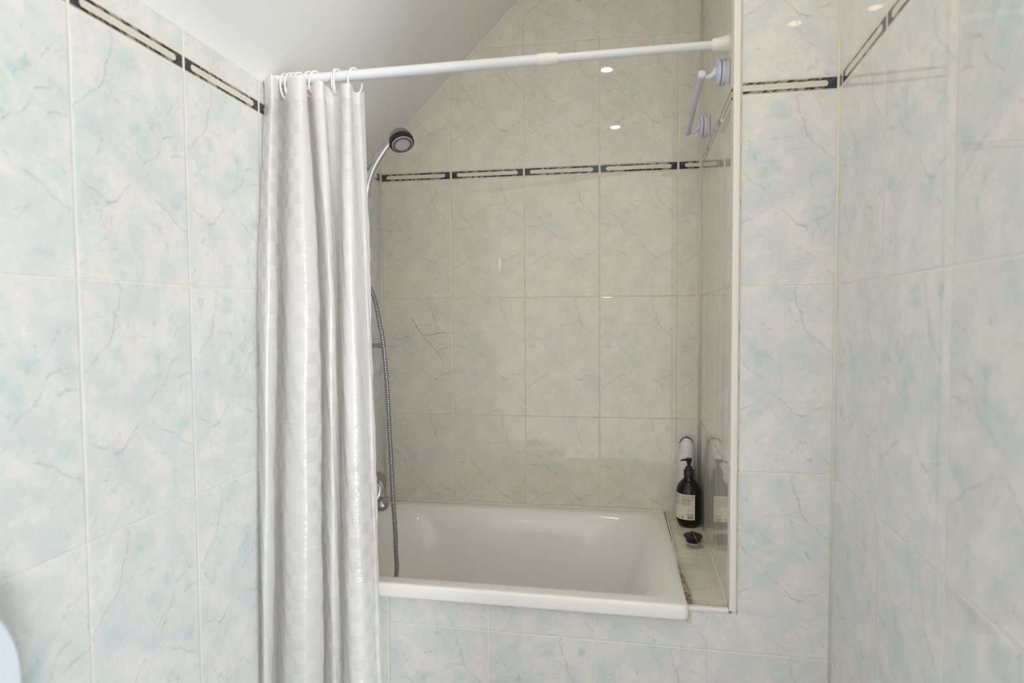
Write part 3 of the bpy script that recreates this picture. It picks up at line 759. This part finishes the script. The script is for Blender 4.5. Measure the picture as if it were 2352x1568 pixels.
SX, SY = 1.0288, -.0420
sh = thing('shampoo_bottle', (SX, SY, LZ), 'tall white plastic bottle with a violet-edged dome cap in the alcove corner', 'shampoo bottle')
bm = bmesh.new(); add_lathe(bm, [(0, .001), (.020, 0), (.0235, .003), (.0245, .02), (.0250, .09), (.0248, .14), (.0262, .175), (.0262, .196), (.0235, .208), (.0225, .212)], (0, 0, 0), seg=56, sx=1, sy=1.25)
auto_smooth(link('bottle_body', bm, WHITEB, sh), 50)
bm = bmesh.new(); add_lathe(bm, [(.0230, .212), (.0232, .216), (.0225, .228), (.0195, .240), (.0140, .249), (.0070, .2535), (0, .2545)], (0, 0, 0), seg=56, sx=1, sy=1.25)
cp = auto_smooth(link('dome_cap', bm, WHITEB, sh), 50)
bm = bmesh.new(); arc = []
for k in range(21):
    a = math.radians(22+k*7.0); arc.append((.0222*math.cos(a)*.98, .006, .2285+.0275*math.sin(a)))
add_tube(bm, arc, .0016, 8); vr = link('violet_edge', bm, PURPLE, cp, True); vr['label'] = 'violet rim line'
bm = bmesh.new()
for k in range(9):
    a0 = -.55+random.uniform(-.05, .05); z = .155-k*.0085
    for q in range(3):
        aa = a0+q*.12; z0 = z; r_ = .0254
        bm.faces.new([bm.verts.new(((r_+.0012)*math.cos(x), (r_+.0012)*1.25*math.sin(x), zz)) for x, zz in ((aa, z0), (aa+.08, z0), (aa+.08, z0+.005), (aa, z0+.005))])
link('printed_lettering', bm, GREYINK, sh); sh.rotation_euler = (0, 0, 0)

pg = thing('bath_plug', (1.0215, -.262, LZ), 'black rubber bath plug with a ball chain on the ledge before the pump bottle', 'bath plug')
bm = bmesh.new(); add_lathe(bm, [(0, .0005), (.018, 0), (.0195, .0015), (.0215, .0120), (.0262, .0150), (.0268, .0175), (.0250, .0190), (.010, .0200), (.0065, .0215), (.0050, .0280), (0, .029)], (0, 0, 0), seg=48)
auto_smooth(link('stopper', bm, RUBBER, pg), 50)
bm = bmesh.new()
ch = [(0, -.003, .032), (.001, -.010, .0265), (.002, -.018, .0215), (.004, -.0255, .0195), (.008, -.0295, .0120), (.012, -.034, .0035), (.010, -.040, .0022)]
for k in range(90):
    t_ = k/90; a = t_*2*PI*5.5
    ch.append((.004+.021*math.sin(a*.5+.4)*(1-.3*t_)-.012*t_, -.045-.008*math.cos(a)+.004*math.sin(a*1.7), .0020+.0032*abs(math.sin(a*.9))))
P, _ = smooth_path([Vector(p) for p in ch], [0]*len(ch), 5)
acc = 0; last = P[0]; nb = 0
for p in P:
    if (p-last).length >= .0030:
        bmesh.ops.create_icosphere(bm, subdivisions=1, radius=.00135, matrix=Matrix.Translation(p)); last = p; nb += 1
add_tube(bm, P, .0005, 5)
link('ball_chain', bm, SATIN, pg, True)
bm = bmesh.new(); bmesh.ops.create_cone  # ring that holds the chain
add_tube(bm, [(.0055*math.cos(2*PI*k/16), -.001, .0300+.0045*math.sin(2*PI*k/16)) for k in range(17)], .0010, 8, False)
link('ring', bm, SATIN, pg, True)

# ------------------------------------------------------------------ toilet (only its lid and cistern corner show)
to = thing('toilet', (.30, -1.64, 0), 'white toilet with its rounded lid raised, at the lower left corner', 'toilet')
LY, LR, LX = -1.6262, .180, .100
bm = bmesh.new(); P = []
for k in range(49):
    a = PI*k/48; P.append((LY+LR*math.cos(a), .790+.165*math.sin(a)))
P = [(LY+LR, .43)]+P+[(LY-LR, .43)]
add_prism(bm, [(LX, y, z) for y, z in P], (-.018, 0, 0))
o = link('lid', bm, TOILETM, to); bevel(o, .007, 4)
bm = bmesh.new(); add_box(bm, .002, .074, -1.80, -1.4462, .42, .8605)
o = link('cistern', bm, TOILETM, to); bevel(o, .010, 4)
bm = bmesh.new()
for p in [(.0, 0)]: add_lathe(bm, [(.11, 0), (.12, .02), (.11, .12), (.13, .25), (.175, .36), (.185, .40), (.170, .405)], (.32, LY, 0), seg=48, sx=1.15, sy=1)
auto_smooth(link('bowl', bm, TOILETM, to))
bm = bmesh.new()
rgs = []
for rx_, z in ((.19, .406), (.19, .422), (.11, .422), (.11, .406)):
    rgs.append([bm.verts.new((.32+rx_*1.15*math.cos(2*PI*k/48), LY+rx_*math.sin(2*PI*k/48), z)) for k in range(48)])
for a, b in zip(rgs, rgs[1:]+rgs[:1]):
    for k in range(48): bm.faces.new((a[k], a[(k+1) % 48], b[(k+1) % 48], b[k]))
link('seat', bm, TOILETM, to, True)
localise(to)

# ------------------------------------------------------------------ ceiling spotlights
def bulb_material(name='warm_lamp_glow', col=(1.0, .76, .46), strength=215.0):
    t = NT(name); c = t.n('ShaderNodeTexCoord').outputs['Object']
    em = t.n('ShaderNodeEmission'); t.put(em.inputs[0], col); t.put(em.inputs[1], strength)
    t.t.links.new(em.outputs[0], t.out.inputs['Surface']); return t.mat
BULBM = bulb_material()
for i, (x, y) in enumerate(BULBS):
    sl = thing('ceiling_spotlight', (x, y, ZF), ('chrome-rimmed warm ceiling spotlight nearer the bath alcove', 'chrome-rimmed warm ceiling spotlight above the middle of the room')[i], 'ceiling light', 'warm recessed ceiling spotlights')
    bm = bmesh.new(); add_lathe(bm, [(.032, -.004), (.040, -.004), (.042, -.001), (.042, 0), (.032, 0)], (0, 0, 0), seg=40); auto_smooth(link('bezel', bm, CHROME, sl))
    bm = bmesh.new(); add_lathe(bm, [(0, -.0065), (.016, -.006), (.029, -.0035), (.029, -.001)], (0, 0, 0), seg=32); auto_smooth(link('bulb', bm, BULBM, sl))

# slim lamp added out of view behind the camera, for a glint on the back wall
wl = thing('added_glint_lamp', (0, -2.90, 1.62), 'slim white lamp added unseen behind the viewer for a glint on the back wall', 'wall lamp')
bm = bmesh.new(); add_box(bm, .001, .012, -2.93, -2.87, 1.53, 1.71); bevel(link('back_plate', bm, CHROME, wl), .003)
bm = bmesh.new(); add_tube(bm, [(.012, -2.9, 1.62), (.095, -2.9, 1.62)], .006, 12); link('arm', bm, CHROME, wl, True)
bm = bmesh.new(); add_lathe(bm, [(0, -.052), (.004, -.050), (.004, .050), (0, .052)], (.102, -2.90, 1.62), seg=24); link('tube_bulb', bm, bulb_material('white_lamp_glow', (1.0, .97, .92), 130.0), wl, True)
localise(wl)
